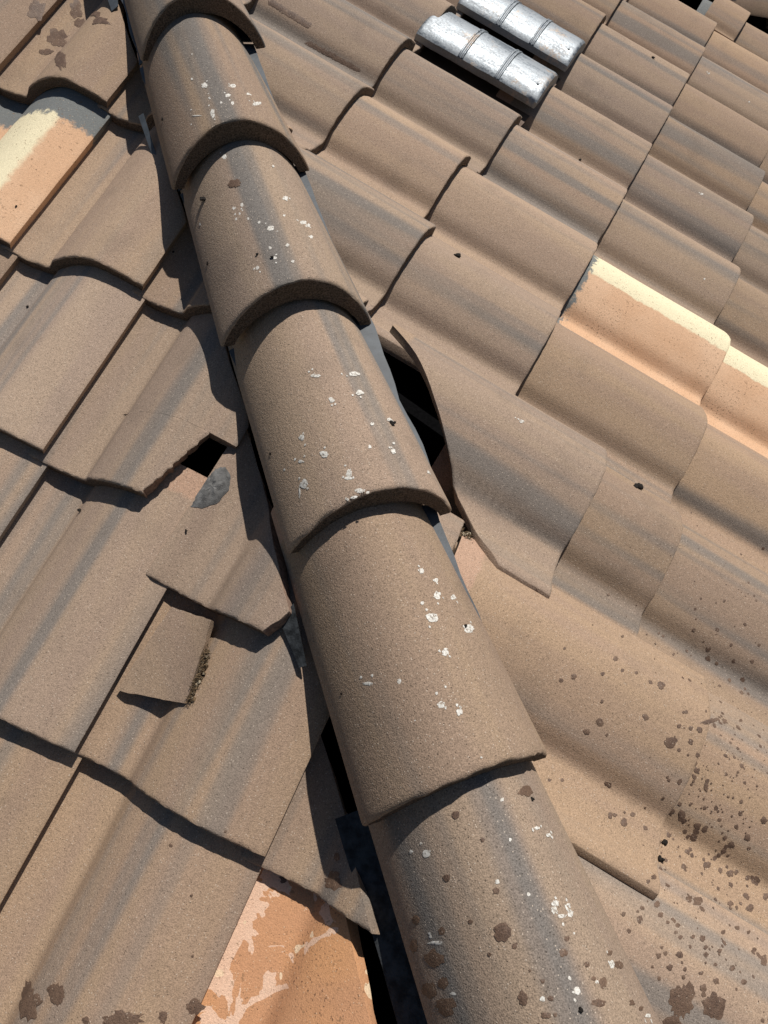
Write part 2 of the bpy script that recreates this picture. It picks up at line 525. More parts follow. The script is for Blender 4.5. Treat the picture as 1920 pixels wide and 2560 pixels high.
# ------------------------------------------------------------------ hip tiles
HS0, HE = 0.0334, 0.3514
HD = Vector((0, -1, -math.tan(TH) * CP)).normalized()
HNN = Vector((1, 0, 0)).cross(-HD)
def hsec(b, h, n=27, base_drop=0.0):
    t = np.linspace(-1, 1, n)
    x = np.sin(t * math.pi / 2)
    z = h * np.power(np.clip(1 - x * x, 0, 1), .80)
    return x * b, z
HLEN = 0.445
HB0, HB1, HH0, HH1, HT = .1228, .1085, .110, .109, .038
def ridge_dims(y):
    f = min(max(y / HLEN, 0), 1)
    return HB0 + (HB1 - HB0) * f, HH0 + (HH1 - HH0) * f
def ridge_mesh(seed):
    V, F, rings = [], [], []
    ys = [0, .001, .0035, .008, .018] + list(np.linspace(.032, HLEN, 30))
    n = 33
    for yi, y in enumerate(ys):
        b, h = ridge_dims(y)
        x, z = hsec(b, h, n)
        xi, zi = hsec(b - HT * .55, h - HT, n)
        dr = {0: .0045, 1: .002, 2: .0005}.get(yi, 0)
        ring = []
        for i in range(n):
            jy = (.0018 if yi < 3 else 0) * (noise.noise((x[i] * 190, seed * 2.3, yi * .5)) + .8 * noise.noise((x[i] * 560, seed, yi))) + .003 * noise.noise((x[i] * 26, seed * 4.7, 0)) * max(0, 1 - y / .05)
            jz = .0010 * noise.noise((x[i] * 14 + seed * 5, y * 9, 1.1)) + (.0012 * noise.noise((x[i] * 300, seed, yi + .2)) if yi < 2 else 0)
            l = math.hypot(x[i] / b, (z[i] + .02) / h)
            ring.append((x[i] * (1 - dr / b), y + jy, z[i] * (1 - dr / h) + jz))
        for i in range(n - 1, -1, -1):
            ring.append((xi[i], y, zi[i]))
        rings.append(len(V)); V += ring
    L = 2 * n
    for r0, r1 in zip(rings, rings[1:]):
        for i in range(L):
            j = (i + 1) % L
            F.append((r0 + i, r0 + j, r1 + j, r1 + i))
    mi = [0] * len(F)
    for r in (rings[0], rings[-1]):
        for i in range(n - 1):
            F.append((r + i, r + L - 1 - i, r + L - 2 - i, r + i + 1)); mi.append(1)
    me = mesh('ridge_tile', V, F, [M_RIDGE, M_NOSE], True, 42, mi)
    fix_normals(me)
    return me
def ridge_matrix(s, lat=0.0, h=.105, yaw=0.0, roll=0.0, origin=Vector((0, 0, 0)), D=HD, N=HNN, X=Vector((1, 0, 0))):
    k = .039 / HE
    Y = (-D - N * k).normalized()
    Xx = X.copy()
    if yaw:
        r = Matrix.Rotation(yaw, 3, N); Xx = r @ Xx; Y = r @ Y
    if roll:
        r = Matrix.Rotation(roll, 3, Y); Xx = r @ Xx
    Z = Xx.cross(Y)
    mm = Matrix((Xx, Y, Z)).transposed().to_4x4()
    mm.translation = origin + D * s + X * lat + N * h
    return mm
RIDGE = {}
hip = empty('hip_ridge', Matrix.Translation(HD * 0.4), 'line of overlapping tan barrel tiles running down the near hip', 'roof ridge')
HADJ = {0: (.031, 0, 0, 0), 1: (.0155, .002, -.006, 0), 2: (.015, .003, -.012, .055), 3: (.0195, -.003, .004, .045), 4: (.009, 0, .010, 0), 5: (.012, .005, .012, 0)}
for k in range(-3, 6):
    lat, dh, yaw, roll = HADJ.get(k, (.015, 0, 0, 0))
    o = link('ridge_tile', ridge_mesh(k + 11), hip)
    o.matrix_parent_inverse = hip.matrix_world.inverted()
    o.matrix_basis = ridge_matrix(HS0 + k * HE, lat, .105 + dh, yaw, roll)
    RIDGE[k] = o

# far hip at the other end of the right slope
U, Vv, Nn = AX['R']
D2 = (U * CT + Vv).normalized()
Nside = U.cross(Vv)
X2 = (D2.cross(Vector((0, 0, 1)))).normalized() * -1
N2 = X2.cross(-D2)
if N2.z < 0: X2 = -X2; N2 = X2.cross(-D2)
O2 = U * UC
# the slope beyond the far hip falls away from view
_a, _b = [U * q[0] + Vv * q[1] - Nn * .022 for q in ((UC / 2, VTOP), (UC + VB * CT, VB))]
_d2 = Vector((U.x * CT, U.y * CT, -ST)) * (VB - VTOP)
me = mesh('roof_far', [_a, _b, _a + _d2, _a + _d2 - Vector((Vv.x, Vv.y, 0)).normalized() * 2.5], [(0, 1, 2), (0, 2, 3)], M_FELT, False)
rf = link('roof_far', me); rf['kind'] = 'structure'
hip2 = empty('hip_ridge', Matrix.Translation(O2), 'second hip of tan barrel tiles in the far upper right corner', 'roof ridge')
for k in range(-3, 7):
    o = link('ridge_tile', ridge_mesh(k + 41), hip2)
    o.matrix_parent_inverse = hip2.matrix_world.inverted()
    o.matrix_basis = ridge_matrix(k * HE + .12, 0, .065, origin=O2, D=D2, N=N2, X=X2)

V_, F_ = [], []
for i_ in range(2):
    sv_ = -.9 if i_ == 0 else 2.3
    for x_, z_ in ((-.075, -.03), (-.075, .10), (.075, .10), (.075, -.03)): V_.append(O2 + D2 * sv_ + X2 * x_ + N2 * z_)
F_ = [(0, 1, 5, 4), (1, 2, 6, 5), (2, 3, 7, 6), (3, 0, 4, 7), (0, 1, 2, 3), (4, 5, 6, 7)]
o = link('ridge_board', mesh('ridge_board', V_, F_, M_FELT, False), hip2)
o.matrix_parent_inverse = hip2.matrix_world.inverted()

# ------------------------------------------------------------------ tiles that slipped out from under the hip
def slipped_right():
    side = 'R'
    u, v = lip_u(side, 3) - .032, 1.066
    f = xcut_local(side, u, v, .168)
    ye = next((y for y in np.linspace(TLEN, 0, 300) if f(y) < TW - .006), 0)
    me = tile_mesh('slipped_tile', M_SLIPR, y1=ye, xmin=lambda y: max(0.0, f(y)), seed=31, rough_l=.0009, thk=.013)
    o = link('slipped_tile', me, None, tile_matrix(side, u, v, HN[side] + .046, 0, k=.074))
    tag(o, 'tan roof tile with sawn slanting edge, slid out beside the black gap', 'roof tile')
    return o
SLIP_R = slipped_right()
def slipped_left():
    side = 'L'
    u, v = .475, .942
    yaw = -.06
    f0 = xcut_local(side, u, v, -.084)
    f = lambda y: f0(y) - y * .06
    ch = poly_fn([(0, .222), (.02, .233), (.04, .249), (.06, .262), (.075, .269), (.086, .282), (.1, .36), (.5, .9)])
    ye = next((y for y in np.linspace(TLEN, 0, 300) if f(y) > .008), 0)
    me = tile_mesh('slipped_tile', M_SLIP, y1=ye, xmax=lambda y: min(TW, f(y), ch(y)), seed=58, rough_r=.003, stations=[.046, .06, .075, .09], cut_mat=M_RAW)
    o = link('slipped_tile', me, None, tile_matrix(side, u, v, HN[side] + .009, yaw, k=.062))
    tag(o, 'cut tan roof tile with a grey mortar patch, slid down left of the hip', 'roof tile')
    return o
SLIP_L = slipped_left()

def slab(name, side, pts, thk, mt, parent=None, rough=0.0, seed=1, div=6, bow=0.0):
    """flat-ish piece from outline corners (u, v, w) of one slope: bilinear grid for quads, fan otherwise"""
    U, Vv, Nn = AX[side]
    q = [U * a + Vv * b + Nn * c for a, b, c in pts]
    V, F = [], []
    n = div
    for r in range(n + 1):
        for c in range(n + 1):
            a = q[0].lerp(q[1], c / n); b = q[3].lerp(q[2], c / n)
            p = a.lerp(b, r / n) - Nn * bow * 4 * (c / n) * (1 - c / n)
            if r in (0, n) or c in (0, n):
                p = p + Vector((noise.noise(p * 90 + Vector((seed, 0, 0))), noise.noise(p * 90 + Vector((0, seed, 4))), 0)) * rough
            V.append(p)
    m_ = (n + 1) ** 2
    V += [p - Nn * thk for p in V[:m_]]
    for r in range(n):
        for c in range(n):
            i = r * (n + 1) + c
            F.append((i, i + 1, i + n + 2, i + n + 1))
            F.append((m_ + i, m_ + i + n + 1, m_ + i + n + 2, m_ + i + 1))
    rim = [c for c in range(n + 1)] + [r * (n + 1) + n for r in range(1, n + 1)] + [n * (n + 1) + c for c in range(n - 1, -1, -1)] + [r * (n + 1) for r in range(n - 1, 0, -1)]
    for a, b in zip(rim, rim[1:] + rim[:1]): F.append((a, b, m_ + b, m_ + a))
    o_ = q[3].copy()
    V = [p - o_ for p in V]
    me = mesh(name, V, F, mt, True, 35)
    fix_normals(me)
    o = link(name, me, parent, Matrix.Translation(o_))
    if parent is not None: o.matrix_parent_inverse = parent.matrix_world.inverted()
    return o
FRAG = slab('tile_fragment', 'L', [(.529, .968, .058), (.603, .962, .073), (.623, 1.078, .072), (.512, 1.103, .055)], .014, M_FRAG, rough=.0022, seed=4, div=12, bow=.007)
tag(FRAG, 'small loose broken piece of tile lying below the slipped tile', 'tile fragment')

# ------------------------------------------------------------------ piece slipped at the far hip
def far_piece():
    u, v = lip_u('R', -6) - .015, .994
    me = tile_mesh('slipped_tile', M_TILE, y1=.15, xmin=lambda y: .01, xmax=lambda y: .325, seed=91, rough_l=.001, rough_r=.001)
    o = link('slipped_tile', me, None, tile_matrix('R', u, v, HN['R'] + .017, -.03, k=.06))
    tag(o, 'short piece of tan tile lying at the black gap by the far hip', 'roof tile')
far_piece()

# ------------------------------------------------------------------ metal tile vents
def vent(a, label):
    u, v = lip_u('R', a), nose_v('R', 0) + .002
    mw = tile_matrix('R', u, v, HN['R'], 0)
    root = empty('tile_vent', mw, label, 'roof vent', 'galvanised vents on the right slope')
    prof_ = [(.104, .030), (.105, .046), (.112, .053), (.130, .062), (.152, .070), (.182, .077), (.21, .079), (.24, .076), (.272, .067), (.298, .056), (.312, .047), (.318, .04), (.320, .026)]
    ys = [-.004, .0, .004, .010] + list(np.linspace(.03, .345, 18)) + [.352, .358, .361]
    V, F = [], []
    n = len(prof_)
    cx = .206
    for i, y in enumerate(ys):
        e = {0: .90, 1: .965, 2: .993, len(ys) - 1: .86, len(ys) - 2: .95, len(ys) - 3: .99}.get(i, 1.0)
        dent = lambda x: .0016 * noise.noise((x * 16 + a * 9, y * 11, 2.2)) + .0008 * noise.noise((x * 60, y * 60, a))
        for x, z in prof_: V.append((cx + (x - cx) * (.9 + .1 * e), y, .028 + (z - .028) * e + dent(x)))
    for i in range(len(ys) - 1):
        for j in range(n - 1):
            F.append((i * n + j, i * n + j + 1, (i + 1) * n + j + 1, (i + 1) * n + j))
    F.append(tuple(range(n))); F.append(tuple(range((len(ys) - 1) * n, len(ys) * n))[::-1])
    me = mesh('cover', V, F, M_GALV, True, 40); fix_normals(me)
    link('cover', me, root)
    for y in (.118, .228):
        V, F = [], []
        # a pressed double bead running over the arch
        sec = [(-.0085, -.001), (-.006, .0026), (-.0032, .0026), (-.0012, .0002), (.0012, .0002), (.0032, .0026), (.006, .0026), (.0085, -.001)]
        xs_ = [q[0] for q in prof_[1:-1]]; zs_ = [q[1] for q in prof_[1:-1]]
        xx = np.linspace(xs_[0], xs_[-1], 30); zz = np.interp(xx, xs_, zs_)
        for x, z in zip(xx, zz):
            for dy, dz in sec: V.append((x, y + dy, z + dz + .0008))
        m_ = len(sec)
        for i in range(len(xx) - 1):
            for j in range(m_ - 1): F.append((i * m_ + j, i * m_ + j + 1, (i + 1) * m_ + j + 1, (i + 1) * m_ + j))
        me = mesh('rib', V, F, M_GALV, True, 50); fix_normals(me)
        link('rib', me, root)
    V, F = [], []
    bx_ = [(0, .016), (.012, .018), (.03, .004), (.07, .0), (.16, .0), (.30, .004), (.328, .022), (.336, .022)]
    for y in (0.0, .43):
        for x, z in bx_: V.append((x, y, z))
    V += [(x, y, z - .0025) for x, y, z in V]
    k_ = len(bx_)
    for j in range(k_ - 1):
        F.append((j, j + 1, k_ + j + 1, k_ + j)); F.append((2 * k_ + j, 3 * k_ + j, 3 * k_ + j + 1, 2 * k_ + j + 1))
        F.append((j, 2 * k_ + j, 2 * k_ + j + 1, j + 1)); F.append((k_ + j, k_ + j + 1, 3 * k_ + j + 1, 3 * k_ + j))
    me = mesh('base_flange', V, F, M_BROWN, False); fix_normals(me)
    link('base_flange', me, root)
    # rivet at the lower end
    b = bmesh.new(); bmesh.ops.create_uvsphere(b, u_segments=10, v_segments=6, radius=.004, matrix=Matrix.Translation((.15, .02, .0695)) @ Matrix.Diagonal((1, 1, .5, 1)))
    me = bpy.data.meshes.new('rivet'); b.to_mesh(me); b.free(); me.materials.append(M_GALV)
    link('rivet', me, root)
vent(-1, 'nearer of two ribbed silver metal vents set among the tiles')
vent(-2, 'farther of two ribbed silver metal vents, cut by the top frame edge')

# ------------------------------------------------------------------ flashing skirt under the hip tiles
def flashing(k, lw, rw, mt, lz=.046, rz=.076, s1=None, s0=None):
    sA, sB = HS0 + (k - 1) * HE - .02 if s0 is None else s0, HS0 + k * HE - .03 if s1 is None else s1
    V, F = [], []
    sec = [(-lw, lz), (-lw * .62, lz + .018), (-.02, lz + .03), (.03, lz + .036), (rw * .6, rz + .006), (rw, rz)]
    n = len(sec); m_ = 12
    for i in range(m_ + 1):
        sv = sA + (sB - sA) * i / m_
        tp = .012 * (1 - abs(2 * i / m_ - 1))
        for j, (x, z) in enumerate(sec):
            e = -1 if j == 0 else (1 if j == n - 1 else 0)
            V.append(Vector((x + e * (.006 * noise.noise((sv * 14, k, j)) - tp * .4), 0, 0)) + HD * sv + HNN * (z + .004 * noise.noise((sv * 12, j, k + 3))))
    V += [q - HNN * .0022 for q in V]
    N_ = n * (m_ + 1)
    for i in range(m_):
        for j in range(n - 1):
            q = (i * n + j, i * n + j + 1, (i + 1) * n + j + 1, (i + 1) * n + j)
            F.append(q); F.append(tuple(x + N_ for x in q[::-1]))
    for i in range(m_):
        for j in (0, n - 1): F.append((i * n + j, (i + 1) * n + j, (i + 1) * n + j + N_, i * n + j + N_))
    for j in range(n - 1):
        for i in (0, m_): F.append((i * n + j, i * n + j + 1, i * n + j + 1 + N_, i * n + j + N_))
    me = mesh('flashing', V, F, mt, True, 30); fix_normals(me)
    o = link('flashing', me, hip)
    o.matrix_parent_inverse = hip.matrix_world.inverted()
    return o
for k in range(-2, 5): flashing(k, .094 if k < 4 else .090, (.132 if k < 3 else .138) if k < 4 else .120, M_FLASH, lz=.078, rz=.102)
flashing(5, .138, .09, M_FLASHB, lz=.036)
flashing(6, .140, .09, M_FLASHB, lz=.036, s1=HS0 + 5.8 * HE)
# ---- marks on the tiles: (kind, x, y, axis1 x, axis1 y, axis2 x, axis2 y) in tile coordinates; w dropping, d damp spot, b debris, h nail hole
MARKS = {
    ('H', 1): [('w',-0.0277,0.1142,0.0048,-0.0044,-0.0019,-0.0086), ('w',0.0186,0.0985,0.0081,0.0015,-0.0016,-0.007), ('w',0.0018,0.0675,0.0053,-0.0005,-0.0013,-0.0056), ('w',0.0478,0.0592,0.0111,0.0112,-0.0022,-0.0094), ('w',0.0378,0.0815,0.0047,0.0036,-0.0012,-0.0053), ('w',-0.0321,0.0318,0.0037,-0.0031,-0.0029,-0.0125), ('w',-0.0284,0.0744,0.002,-0.0018,-0.0008,-0.0036), ('w',-0.0137,0.051,0.0021,-0.0013,-0.0009,-0.0037), ('w',0.0041,0.0439,0.003,-0.0002,-0.0013,-0.0054), ('w',-0.0428,0.151,0.002,-0.0025,-0.0008,-0.0036), ('w',-0.0561,0.0534,0.0083,-0.0117,-0.0004,-0.0016), ('w',-0.0281,0.2179,0.0014,-0.0014,-0.0006,-0.0026), ('h',-0.1046,0.1571,0.0022,-0.0084,-0.0013,-0.0048)],
    ('H', 2): [('w',-0.0395,0.3251,0.0039,-0.0039,-0.0015,-0.0064), ('w',0.0315,0.2823,0.0026,0.0012,-0.0011,-0.0044), ('w',0.0288,0.1943,0.006,0.0025,-0.0017,-0.0062), ('w',-0.0404,0.1956,0.0028,-0.0026,-0.0011,-0.0044), ('w',-0.053,0.1996,0.0024,-0.0028,-0.0009,-0.0038), ('w',-0.0478,0.1805,0.0018,-0.002,-0.0007,-0.0028), ('w',-0.0548,0.1744,0.0018,-0.002,-0.0007,-0.0028), ('w',-0.0395,0.1595,0.0018,-0.0016,-0.0007,-0.0028), ('w',-0.0266,0.1407,0.0025,-0.0016,-0.001,-0.0038), ('w',-0.014,0.1194,0.0058,-0.0026,-0.0016,-0.0064), ('w',0.0142,0.1468,0.0023,0.0003,-0.001,-0.0036), ('w',0.0428,0.1395,0.0073,0.0041,-0.002,-0.007), ('w',0.0492,0.1352,0.006,0.0047,-0.0018,-0.0061), ('w',0.0463,0.1059,0.0039,0.0029,-0.0017,-0.0058), ('w',-0.0253,0.0791,0.0024,-0.0015,-0.0009,-0.0037), ('w',0.0005,0.0756,0.0031,-0.0003,-0.0013,-0.0047), ('w',-0.0512,0.0533,0.0028,-0.0027,-0.001,-0.0042), ('w',-0.0244,0.0557,0.0036,-0.0022,-0.0008,-0.0032), ('w',-0.0017,0.0388,0.0026,-0.0007,-0.0011,-0.0039), ('w',-0.101,0.2472,0.0011,-0.003,-0.0008,-0.0036), ('d',-0.0394,0.2497,0.0087,-0.0084,-0.0022,-0.0092), ('b',-0.0865,0.2812,0.0037,-0.0082,-0.0013,-0.0057), ('b',-0.0451,0.0778,0.0021,-0.0017,-0.0008,-0.0031), ('b',-0.0274,0.0586,0.0027,-0.0017,-0.001,-0.0041), ('h',-0.1078,0.1589,0.0021,-0.0057,-0.0012,-0.0051)],
    ('H', 3): [('w',-0.0238,0.2078,0.007,-0.0042,-0.001,-0.0034), ('w',0.0311,0.2002,0.0101,0.0011,-0.0016,-0.0047), ('w',0.0259,0.1632,0.0073,0.0006,-0.0019,-0.0054), ('w',-0.0163,0.1584,0.0037,-0.0017,-0.0015,-0.0049), ('w',-0.067,0.1264,0.0034,-0.0036,-0.0013,-0.0045), ('w',0.0247,0.106,0.0032,0.0002,-0.0014,-0.0038), ('w',0.0071,0.0676,0.0028,-0.0005,-0.0012,-0.0033), ('w',-0.05,0.0831,0.0045,-0.0035,-0.0018,-0.0057), ('w',-0.0777,0.0952,0.0036,-0.004,-0.0007,-0.0024), ('w',-0.0973,0.1051,0.0014,-0.002,-0.0005,-0.0018), ('w',-0.0306,0.0374,0.0036,-0.002,-0.0023,-0.007), ('w',-0.034,0.0317,0.0057,-0.0031,-0.0008,-0.0026), ('w',-0.0831,0.0626,0.0043,-0.0045,-0.0019,-0.0065), ('w',-0.0903,0.0571,0.0012,-0.0014,-0.0025,-0.0088), ('w',-0.0268,0.0076,0.0058,-0.0027,-0.0013,-0.0041), ('w',-0.036,0.0023,0.0049,-0.0018,-0.0005,-0.0021), ('h',-0.1061,0.1482,0.0018,-0.0033,-0.001,-0.0035), ('w',0.056,0.1189,0.0051,0.0015,-0.0016,-0.0039), ('w',0.0382,0.0583,0.0045,0.0005,-0.002,-0.005), ('w',0.0449,0.0733,0.0027,0.0003,-0.0012,-0.003), ('w',0.0894,0.0396,0.0042,0.0027,-0.002,-0.0038), ('b',0.0595,0.1142,0.0061,0.0025,-0.0028,-0.0067)],
    ('H', 4): [('w',0.0373,0.2461,0.0043,-0.0003,-0.0019,-0.0044), ('w',0.0529,0.232,0.0036,0.0,-0.0016,-0.0034), ('w',0.0445,0.21,0.0063,-0.0001,-0.0027,-0.0059), ('w',0.0679,0.2076,0.0055,0.0008,-0.0025,-0.0048), ('w',0.0197,0.202,0.0026,-0.0006,-0.0011,-0.0026), ('w',0.0247,0.1817,0.0081,-0.0014,-0.0031,-0.007), ('w',0.0721,0.163,0.0096,0.0008,-0.0043,-0.0078), ('w',0.0223,0.1353,0.0053,-0.0014,-0.0022,-0.0051), ('w',-0.0395,0.1226,0.0023,-0.0012,-0.0009,-0.0024), ('b',0.0656,0.1654,0.0028,0.0002,-0.0013,-0.0024), ('w',-0.0404,0.1225,0.0027,-0.0014,-0.0011,-0.0029), ('w',-0.0068,0.079,0.0047,-0.0017,-0.0019,-0.0045), ('w',0.0092,0.065,0.0043,-0.0014,-0.0018,-0.0041), ('w',-0.0394,0.0743,0.0009,-0.0004,-0.0003,-0.0009), ('w',0.0123,0.0116,0.0015,-0.0005,-0.0006,-0.0014), ('w',0.0054,0.0964,0.0015,-0.0005,-0.0006,-0.0015), ('w',-0.0714,0.1383,0.0056,-0.0038,-0.0007,-0.0022), ('h',-0.1006,0.1473,0.0018,-0.0016,-0.0008,-0.0024)],
    'SR': [('w',0.2449,0.1591,0.0039,-0.0041,-0.0044,-0.0013)],
    ('R', 3, 2): [('b',0.3139,0.089,0.0082,-0.0062,-0.0136,0.0014), ('d',0.0969,0.0664,0.0014,-0.0022,-0.0023,-0.0008)],
    ('H', 5): [('w',-0.0812,0.3059,0.0021,-0.001,-0.0007,-0.0021), ('w',-0.0685,0.2977,0.0041,-0.002,-0.0015,-0.0042), ('w',0.0271,0.3173,0.0027,-0.0008,-0.0012,-0.0022), ('w',0.0558,0.2785,0.0047,-0.0011,-0.0012,-0.0017), ('w',0.0684,0.2678,0.0051,-0.0012,-0.0015,-0.0019), ('w',-0.0131,0.2461,0.0026,-0.001,-0.001,-0.0023), ('w',0.0172,0.2775,0.0023,-0.0008,-0.001,-0.0019), ('w',0.0126,0.2241,0.0024,-0.0009,-0.001,-0.0019), ('w',0.0374,0.2064,0.0049,-0.0017,-0.0016,-0.0026), ('w',0.0326,0.2013,0.0036,-0.0013,-0.0022,-0.0037), ('w',0.0391,0.1935,0.0059,-0.0021,-0.0012,-0.0018), ('w',0.05,0.1919,0.0041,-0.0014,-0.0023,-0.0032), ('w',0.0523,0.2002,0.0035,-0.0012,-0.001,-0.0015), ('w',0.0197,0.1323,0.0053,-0.002,-0.0022,-0.0038), ('w',-0.0149,0.1384,0.0028,-0.001,-0.0011,-0.0024), ('w',-0.0879,0.2156,0.0071,-0.0027,-0.0006,-0.0018), ('w',0.0459,0.1297,0.0022,-0.0009,-0.001,-0.0013), ('w',0.0759,0.1341,0.0051,-0.002,-0.0032,-0.003), ('w',0.0963,0.0777,0.0062,-0.003,-0.0019,-0.001), ('w',0.0437,0.1752,0.0016,-0.0006,-0.0007,-0.0011), ('w',-0.0884,0.168,0.0031,-0.001,-0.0005,-0.0015), ('d',0.063,0.3185,0.012,-0.0021,-0.0043,-0.0062), ('d',-0.0277,0.3206,0.0036,-0.0015,-0.0014,-0.0034), ('d',-0.0583,0.2679,0.0031,-0.0013,-0.0011,-0.003), ('d',-0.0274,0.2027,0.0074,-0.0028,-0.0032,-0.0074), ('d',-0.0937,0.2021,0.0074,-0.0026,-0.0029,-0.0083), ('d',-0.1067,0.1766,0.0061,-0.0017,-0.0021,-0.0064), ('d',-0.094,0.1793,0.0042,-0.0013,-0.0019,-0.0054), ('d',-0.0988,0.1594,0.0093,-0.0025,-0.0028,-0.0081), ('d',-0.0115,0.2878,0.002,-0.0008,-0.0008,-0.0019), ('d',-0.0177,0.2387,0.0033,-0.0012,-0.0013,-0.0029), ('d',0.0231,0.1652,0.0044,-0.0017,-0.0019,-0.0031), ('d',0.0332,0.1743,0.003,-0.0011,-0.0013,-0.0021), ('d',-0.0318,0.145,0.004,-0.0014,-0.0025,-0.0055), ('d',0.0384,0.1144,0.009,-0.0037,-0.0016,-0.0023), ('d',0.0522,0.1262,0.0045,-0.0018,-0.0029,-0.0038), ('d',-0.0074,0.1362,0.0025,-0.0009,-0.001,-0.002), ('d',0.0427,0.1467,0.0032,-0.0012,-0.0014,-0.002), ('d',0.0868,0.1293,0.0074,-0.003,-0.0033,-0.0026), ('d',-0.0176,0.1252,0.004,-0.0015,-0.0011,-0.0023), ('d',0.0437,0.1337,0.0026,-0.001,-0.0011,-0.0016), ('d',-0.0978,0.2425,0.0032,-0.0013,-0.0014,-0.0041), ('d',-0.1076,0.2196,0.0035,-0.0013,-0.002,-0.0062), ('d',-0.0794,0.2236,0.0032,-0.0012,-0.0011,-0.0032), ('d',-0.0514,0.2217,0.002,-0.0008,-0.0008,-0.0019), ('d',-0.0209,0.1874,0.0025,-0.0009,-0.0013,-0.0029), ('d',-0.046,0.1893,0.0018,-0.0007,-0.0007,-0.0017), ('d',0.0802,0.143,0.0044,-0.0017,-0.002,-0.0019), ('d',-0.0161,0.1637,0.0012,-0.0005,-0.0005,-0.0011), ('d',-0.0084,0.1516,0.0021,-0.0008,-0.0009,-0.0017), ('d',0.0791,0.0972,0.0043,-0.0019,-0.0019,-0.0016), ('d',0.0897,0.0872,0.004,-0.0018,-0.0018,-0.0013), ('d',-0.0091,0.123,0.0019,-0.0007,-0.0008,-0.0015), ('b',0.0164,0.1173,0.0029,-0.0012,-0.0026,-0.0045), ('b',0.068,0.3077,0.0037,-0.0007,-0.0017,-0.0023)],
    ('R', 4, 2): [('d',0.1847,0.0447,0.0044,-0.0083,-0.0058,-0.0027), ('d',0.2513,0.0829,0.0038,-0.0057,-0.0062,-0.0007), ('d',0.1965,0.0911,0.0022,-0.0039,-0.0036,-0.0016), ('d',0.1603,0.1457,0.0023,-0.0045,-0.0039,-0.0023), ('d',0.1425,0.1559,0.0018,-0.0036,-0.0031,-0.0019), ('d',0.2425,0.0003,0.0111,-0.0117,-0.0019,-0.0024), ('d',0.2101,0.0427,0.0015,-0.0027,-0.0025,-0.001), ('d',0.2157,0.0262,0.0016,-0.0029,-0.0027,-0.0008), ('d',0.0705,0.0567,0.0029,-0.0052,-0.0048,-0.001), ('d',0.1061,0.0897,0.0014,-0.0029,-0.0023,-0.0019), ('d',0.1059,0.0951,0.0011,-0.0024,-0.0019,-0.0016), ('d',0.0879,0.0466,0.0018,-0.0033,-0.0031,-0.0006), ('d',0.0768,0.1553,0.0015,-0.0025,-0.0024,-0.0007), ('d',0.0668,0.1725,0.0018,-0.0031,-0.003,-0.0008), ('d',0.019,0.0104,0.0022,-0.0038,-0.0035,0.0006), ('d',0.0081,0.0191,0.0016,-0.0029,-0.0026,-0.0003), ('d',0.2507,0.1583,0.0025,-0.0038,-0.0043,-0.0007), ('d',0.1935,0.2054,0.002,-0.0035,-0.0033,-0.0016), ('d',0.1808,0.2192,0.0017,-0.0031,-0.0029,-0.0015), ('d',0.2179,0.1696,0.0016,-0.0028,-0.0027,-0.001), ('d',0.2388,0.1445,0.0015,-0.0023,-0.0024,-0.0006), ('d',0.2483,0.1234,0.0016,-0.0024,-0.0027,-0.0004), ('d',0.2216,0.2331,0.0011,-0.0018,-0.0019,-0.0007), ('d',0.3083,0.1478,0.0021,-0.0025,-0.0035,0.0001), ('d',0.2534,0.0839,0.0033,-0.005,-0.0055,-0.0006)],
